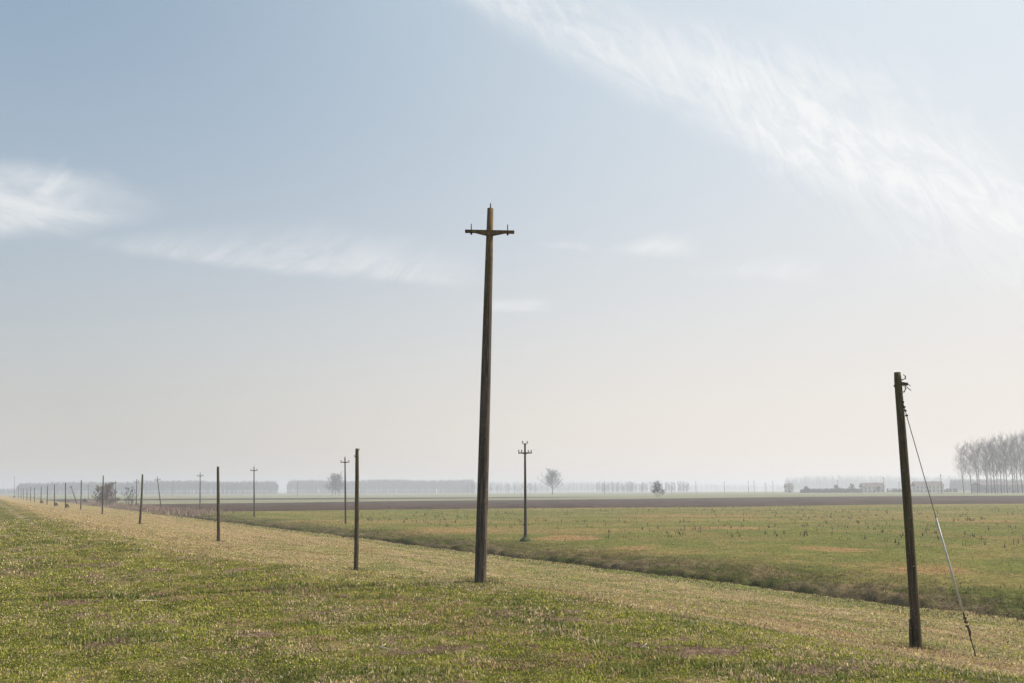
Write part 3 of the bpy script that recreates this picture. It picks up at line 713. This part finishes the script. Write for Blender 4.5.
for i, (x, tp) in enumerate([(806, 486.8), (836, 485.6), (852, 484.6), (879, 487)]):
    tree_at(x, 0, tp, fb, 7.2, ['dark round bush left in the hedgerow', 'dark round tree in the middle of the hedgerow', 'dark round tree next to the left farmhouse', 'bush at the right corner of the left farmhouse'][i], Y=745, name='round_bush', cat='bush', group='bushes by the farmhouses', sx=1.2, rz=i) if False else put_tree(fb, (lambda r: Vector((r.x / r.y * 745, 745, gz(r.x / r.y * 745, 745))))(ray(x, 490)), (.8, .8, (at_depth(x, tp, 745).z - 1.7) / 7.2), ['dark round bush at the left in the hedgerow', 'dark round tree in the middle of the hedgerow', 'dark round tree next to the left farmhouse', 'small bush at the right corner of the left farmhouse'][i], 'bush', 'round_bush', 'bushes by the farmhouses', i)

# ------------------------------------------------------------------ farm buildings
M_plaster = mat('plaster', (.50, .47, .41), .9, .15, .5); M_tile = mat('roof_tiles', (.13, .098, .08), .9, .3, 1.5)
M_dark = mat('dark_opening', (.05, .05, .05), .6, .2, 2); M_sheet = mat('barn_cladding', (.22, .23, .24), .8, .15, .3); M_broof = mat('barn_roof', (.13, .11, .10), .9, .2, .3)
def house(px0, px1, top, Y, label, dpt=9, wall=None, roof=None, nwin=5, storeys=2, name='farmhouse', roofk=.42, cat='farmhouse', chim=True):
    wall = wall or M_plaster; roof = roof or M_tile
    a = ray(px0, 490); b = ray(px1, 490); x0 = a.x / a.y * Y; x1 = b.x / b.y * Y; xc = (x0 + x1) / 2; w = x1 - x0
    g = gz(xc, Y); ht = at_depth((px0 + px1) / 2, top, Y).z - g; t = thing(name, (xc, Y, g), label, cat)
    hw = ht * (1 - roofk)
    wl = MB().box((0, dpt / 2, hw / 2 - .2), (w, dpt, hw + .4)).build('wall', wall, t)
    e = .5; r0 = hw + .003
    rf = MB().poly([(-w / 2 - e, -e, r0), (w / 2 + e, -e, r0), (w / 2 + e, dpt + e, r0), (-w / 2 - e, dpt + e, r0), (-w / 2 - e, dpt / 2, ht), (w / 2 + e, dpt / 2, ht)],
              [(0, 1, 5, 4), (2, 3, 4, 5), (1, 2, 5), (3, 0, 4), (3, 2, 1, 0)]).build('roof', roof, t)
    if chim:
        MB().box((w * .22, dpt * .45, ht + .1), (.8, .8, 1.4)).build('chimney', wall, rf)
    for s_ in range(storeys):
        for k in range(nwin):
            if s_ == 0 and k == nwin // 2: continue
            x = (k + .5) / nwin * w - w / 2; zz = hw * (s_ + .55) / storeys
            wn = MB().box((x, -.01, zz), (1.0, .06, 1.3)).build('window', M_dark, t)
            MB().box((x, -.03, zz - .72), (1.3, .16, .12)).build('sill', wall, wn)
    MB().box((0, -.01, 1.1), (1.3, .08, 2.2)).build('door', M_dark, t)
    return t
house(863.5, 884.5, 482.8, 790, 'pale left farmhouse with a brown tiled roof, beside dark round trees', nwin=5)
house(916, 944, 481.4, 770, 'pale right farmhouse with a long brown roof, just right of the leaning pole', nwin=7)
house(787, 793.5, 483.5, 900, 'tiny hazy farm building at the left end of the hedgerow', nwin=2, name='farm_shed', cat='shed')
house(981.5, 1046, 482.2, 700, 'long grey barn with a dark roof behind the poplars', 16, M_sheet, M_broof, 8, 1, 'long_barn', .28, 'barn', False)

# ------------------------------------------------------------------ distant line poles across the fields
far = [(172, 482), (297.5, 481.5), (604.5, 481), (671.7, 482), (696, 481), (724.5, 481.5), (748.5, 481), (754.3, 481), (766, 482.5), (773, 481), (789.5, 480.5), (838, 480), (884, 477), (899.3, 482)]
seen = ['above the left plantation right of the leaning crossarm pole', 'in the gap between the two flat plantations', 'left of the field bush on the horizon', 'just right of the field bush on the horizon', 'second right of the field bush', 'third right of the field bush',
        'left one of a close pair in the right half', 'right one of a close pair in the right half', 'next after the close pair in the right half', 'second after the close pair in the right half', 'rising over the tiny farm building', 'above the hedgerow trees',
        'between the left farmhouse and the leaning pole', 'touching the left side of the leaning pole on the horizon']
for (x, tp), lb in zip(far, seen):
    Y = 640 if x > 880 else 820; r = ray(x, 490); X = r.x / r.y * Y; g0 = gz(X, Y); h = at_depth(x, tp, Y).z - g0
    t = thing('line_pole', (X, Y, g0), 'hazy far-off line pole ' + lb, 'utility pole', 'far line poles')
    MB().tube([(0, 0, -.2), (0, 0, h)], [.20, .13], 6).build('pole_shaft', M_grey, t); MB().box((0, -.15, h * .93), (1.8, .12, .14)).build('crossarm', M_grey, t)
Y = 560; r = ray(941.6, 490); X = r.x / r.y * Y; g0 = gz(X, Y); h = at_depth(941.6, 474.3, Y).z - g0
t = thing('line_pole', (X, Y, g0), 'darkest and tallest far pole, at the right end of the right farmhouse', 'utility pole', 'far line poles')
MB().tube([(0, 0, -.2), (0, 0, h)], [.24, .17], 8).build('pole_shaft', M_wood, t); MB().box((0, -.18, h * .95), (1.0, .12, .3)).build('crossarm', M_wood, t)

# ------------------------------------------------------------------ fallen stalks
for i, (pa, pb, l) in enumerate([((136, 603), (157, 602.6), 'long pale straw stalk lying on the green grass at the left'), ((641, 649.5), (648, 651), 'bleached broken twig lying beside a bare patch right of the tallest pole'),
                               ((376, 650), (390, 652), 'short dark-edged twig lying in the foreground grass left of centre'), ((179, 662), (186, 661), 'small pale chip of straw near the lower left of the lawn')]):
    a = hit(*pa); b = hit(*pb); d = (b - a); m_ = MB()
    pts = [a - a, d * .35 + Vector((0, .015, .004)), d * .7 + Vector((0, -.01, .006)), d + Vector((0, 0, -.004))]
    t = thing('fallen_stalk', a + Vector((0, 0, .035)), l, 'twig'); m_.tube(pts, [.003, .004, .004, .002], 6)
    if i in (1, 2): m_.tube([pts[1], pts[1] + Vector((.05, .04, .03))], [.006, .003], 5)
    m_.build('stalk', M_twigp, t, True)

# ------------------------------------------------------------------ light, sky, haze
SKYTINT = (.54, .71, .76)
VEIL_L = (3.05, 2.83, 2.66); VEIL_R = (5.0, 4.35, 3.88)
HIGH_L = (2.65, 3.30, 3.50); HIGH_R = (4.35, 4.70, 4.90)
CLD_L = (4.5, 4.6, 4.7); CLD_R = (5.3, 5.3, 5.25)
SUN_AZ, SUN_EL = R(70), R(38)          # azimuth clockwise from +Y
sd = Vector((math.sin(SUN_AZ) * math.cos(SUN_EL), math.cos(SUN_AZ) * math.cos(SUN_EL), math.sin(SUN_EL)))
ld = bpy.data.lights.new('sun', 'SUN'); ld.energy = 4.4; ld.angle = R(1.6); ld.color = (1, .93, .84)
lo = bpy.data.objects.new('sun', ld); C.objects.link(lo); lo.rotation_euler = sd.to_track_quat('Z', 'Y').to_euler(); lo.location = (0, 0, 60)

w = bpy.data.worlds.new('World'); bpy.context.scene.world = w; w.use_nodes = True
NT = w.node_tree; N = NT.nodes; L = NT.links
bgd = N['Background']; bgd.inputs['Strength'].default_value = .12
sky = N.new('ShaderNodeTexSky'); sky.sky_type = 'NISHITA'; sky.sun_disc = False; sky.sun_elevation = SUN_EL; sky.sun_rotation = SUN_AZ
sky.air_density = 1.0; sky.dust_density = 1.3; sky.ozone_density = 1.2; sky.altitude = 0
tc = N.new('ShaderNodeTexCoord')
def MATH(op, a, b=None, c=None, clamp=False):
    n = N.new('ShaderNodeMath'); n.operation = op; n.use_clamp = clamp
    for i, vv in enumerate((a, b, c)):
        if vv is None: continue
        if isinstance(vv, (int, float)): n.inputs[i].default_value = vv
        else: L.new(vv, n.inputs[i])
    return n.outputs[0]
nrm = N.new('ShaderNodeVectorMath'); nrm.operation = 'NORMALIZE'; L.new(tc.outputs['Generated'], nrm.inputs[0])
sx = N.new('ShaderNodeSeparateXYZ'); L.new(nrm.outputs[0], sx.inputs[0])
AZ = MATH('ARCTAN2', sx.outputs[0], sx.outputs[1]); EL = MATH('ARCSINE', sx.outputs[2])
def ss(x, a, b):
    n = N.new('ShaderNodeMapRange'); n.interpolation_type = 'SMOOTHSTEP'; n.inputs[1].default_value = a; n.inputs[2].default_value = b
    n.inputs[3].default_value = 0; n.inputs[4].default_value = 1; L.new(x, n.inputs[0]); return n.outputs[0]
def tex(vec_scale, rot, off, scale, detail=8, dist=0., rough=.6):
    cb = N.new('ShaderNodeCombineXYZ'); L.new(AZ, cb.inputs[0]); L.new(EL, cb.inputs[1])
    m0 = N.new('ShaderNodeMapping'); m0.inputs['Rotation'].default_value = (0, 0, rot); L.new(cb.outputs[0], m0.inputs[0])
    m1 = N.new('ShaderNodeMapping'); m1.inputs['Scale'].default_value = vec_scale; m1.inputs['Location'].default_value = off; L.new(m0.outputs[0], m1.inputs[0])
    n = N.new('ShaderNodeTexNoise'); n.inputs['Scale'].default_value = scale; n.inputs['Detail'].default_value = detail
    n.inputs['Distortion'].default_value = dist; n.inputs['Roughness'].default_value = rough; L.new(m1.outputs[0], n.inputs['Vector']); return n.outputs['Fac']
def azel(px, py):
    r = ray(px, py); return math.atan2(r.x, r.y), math.asin(r.z)
warp = MATH('MULTIPLY', MATH('SUBTRACT', tex((1, 1, 1), 0, (3, 1, 0), 9, 4), .5), 1.0)
def cloud(pa, pb, wa, wb, amp, wisp, hump=0., soft=(.15, .2), warpk=.05, up=1.0, edge=None, top=.0):
    """soft streak from pixel pa to pb, half widths wa..wb (rad)"""
    (a0, e0), (a1, e1) = azel(*pa), azel(*pb); dx, dy = a1 - a0, e1 - e0; Ln = math.hypot(dx, dy); ux, uy = dx / Ln, dy / Ln
    X_ = MATH('SUBTRACT', AZ, a0); Y_ = MATH('SUBTRACT', EL, e0)
    al = MATH('DIVIDE', MATH('ADD', MATH('MULTIPLY', X_, ux), MATH('MULTIPLY', Y_, uy)), Ln)
    ac = MATH('ADD', MATH('ADD', MATH('MULTIPLY', X_, -uy), MATH('MULTIPLY', Y_, ux)), MATH('MULTIPLY', warp, warpk))
    wid = MATH('ADD', MATH('MULTIPLY', al, wb - wa), wa); wid = MATH('ADD', wid, MATH('MULTIPLY', MATH('MULTIPLY', al, MATH('SUBTRACT', 1.0, al)), 4 * hump)); wid = MATH('MAXIMUM', wid, .002)
    q = MATH('DIVIDE', ac, wid)
    lower = ss(q, -1.0, -.35) if edge is None else ss(ac, -edge, edge); upper = MATH('SUBTRACT', 1.0, ss(q, top, 1.0 * up))
    m = MATH('MULTIPLY', lower, upper)
    m = MATH('MULTIPLY', m, MATH('MULTIPLY', ss(al, 0, soft[0]), MATH('SUBTRACT', 1.0, ss(al, 1 - soft[1], 1.0))))
    return MATH('MULTIPLY', MATH('MULTIPLY', m, wisp), amp)
fil1 = ss(tex((1.0, 3.0, 1), R(56), (0, 0, 0), 16, 12, 1.3, .72), .38, .66)    # filaments combed off the band
filb = ss(tex((1.0, 4.5, 1), R(25), (2, 7, 0), 9, 12, .7, .66), .32, .66)      # filaments along the band
fil2 = ss(tex((1.0, 3.6, 1), R(8), (4, 2, 0), 9, 12, .8, .66), .34, .68)
fil3 = ss(tex((1.0, 3.0, 1), R(-35), (7, 5, 0), 14, 12, 1.1, .66), .34, .68)
fmix = MATH('ADD', MATH('ADD', MATH('MULTIPLY', fil1, .34), MATH('MULTIPLY', filb, .36)), .26)
parts_ = [
    cloud((420, -32), (1130, 282), .012, .05, .95, fmix, soft=(.03, .05), warpk=.03, up=1.05, hump=.085, edge=.022, top=.30),
    cloud((660, 20), (1150, 300), .02, .05, .35, fil1, soft=(.3, .1), warpk=.05, up=1.4, hump=.06),
    cloud((-200, 182), (185, 207), .055, .014, 1.15, MATH('ADD', MATH('MULTIPLY', fil2, .6), .4), soft=(.1, .45), warpk=.035, up=1.0, hump=.01),
    cloud((60, 243), (520, 288), .003, .04, .72, MATH('ADD', MATH('MULTIPLY', fil3, .6), .3), soft=(.2, .3), warpk=.022, up=1.1, hump=.030, edge=.006),
    cloud((530, 243), (600, 246), .004, .006, .4, fil2, soft=(.5, .3), warpk=.01),
    cloud((590, 249), (712, 251), .004, .030, .95, MATH('ADD', MATH('MULTIPLY', fil3, .6), .35), soft=(.55, .45), warpk=.035, hump=.006, edge=.010),
    cloud((660, 268), (840, 270), .004, .024, .45, MATH('ADD', MATH('MULTIPLY', fil3, .6), .2), soft=(.5, .3), warpk=.02),
    cloud((470, 304), (570, 306), .008, .010, .5, fil2, soft=(.3, .4), warpk=.015),
    cloud((75, 150), (20, 225), .010, .016, .35, fil3, soft=(.4, .4), warpk=.03),
]
tot = parts_[0]
for q in parts_[1:]: tot = MATH('ADD', tot, q)
tot = MATH('MULTIPLY', tot, 1.0, clamp=True)
# thin veil low over the land and round the sun
ELP = MATH('MAXIMUM', EL, 0.0)
veil = MATH('POWER', 2.718, MATH('MULTIPLY', MATH('POWER', MATH('DIVIDE', ELP, .26), 1.5), -1.0))
sunv = N.new('ShaderNodeVectorMath'); sunv.operation = 'DOT_PRODUCT'; L.new(nrm.outputs[0], sunv.inputs[0]); sunv.inputs[1].default_value = sd
sdot = MATH('MAXIMUM', sunv.outputs['Value'], 0.0)
glow = ss(sdot, -.20, .50); glow_h = ss(sdot, .12, .80)
def MIXC(f, a, b):
    n = N.new('ShaderNodeMix'); n.data_type = 'RGBA'
    for i, vv in ((0, f), (6, a), (7, b)):
        if isinstance(vv, tuple): n.inputs[i].default_value = (*vv, 1)
        else: L.new(vv, n.inputs[i])
    return n.outputs[2]
tinted = N.new('ShaderNodeVectorMath'); tinted.operation = 'MULTIPLY'; L.new(sky.outputs[0], tinted.inputs[0]); tinted.inputs[1].default_value = SKYTINT
low = MIXC(glow, VEIL_L, VEIL_R)                     # warm mist low over the land
high = MIXC(glow_h, HIGH_L, HIGH_R)                    # thin cirrostratus, whiter towards the sun
c1 = MIXC(MATH('ADD', MATH('MULTIPLY', glow_h, .50), .32, clamp=True), tinted.outputs[0], high)
c2 = MIXC(MATH('MULTIPLY', veil, .92), c1, low)
c3 = MIXC(MATH('MULTIPLY', tot, .78), c2, MIXC(glow, CLD_L, CLD_R))
L.new(c3, bgd.inputs['Color'])


# haze
hz = MB().box((0, 0, 17.7), (13600, 13600, 41)).build('haze', mat('haze', (1, 1, 1)))
hm = hz.data.materials[0]; n_ = hm.node_tree.nodes
for x in list(n_):
    if x.type != 'OUTPUT_MATERIAL': n_.remove(x)
pvn = n_.new('ShaderNodeVolumePrincipled'); pvn.inputs['Density'].default_value = 0.0006; pvn.inputs['Color'].default_value = (.93, .96, 1.0, 1)
pvn.inputs['Anisotropy'].default_value = .2
hm.node_tree.links.new(pvn.outputs[0], n_['Material Output'].inputs['Volume'])
tag(hz, 'pale even haze lying over the plain', 'haze', kind='stuff')

S = bpy.context.scene
S.view_settings.view_transform = 'Standard'; S.view_settings.look = 'None'; S.view_settings.exposure = .6; S.view_settings.gamma = 1
S.cycles.max_bounces = 5; S.cycles.volume_bounces = 0; S.cycles.transparent_max_bounces = 6
S.cycles.use_denoising = True; S.cycles.denoiser = 'OPENIMAGEDENOISE'; S.cycles.denoising_input_passes = 'RGB_ALBEDO_NORMAL'; S.cycles.denoising_prefilter = 'ACCURATE'
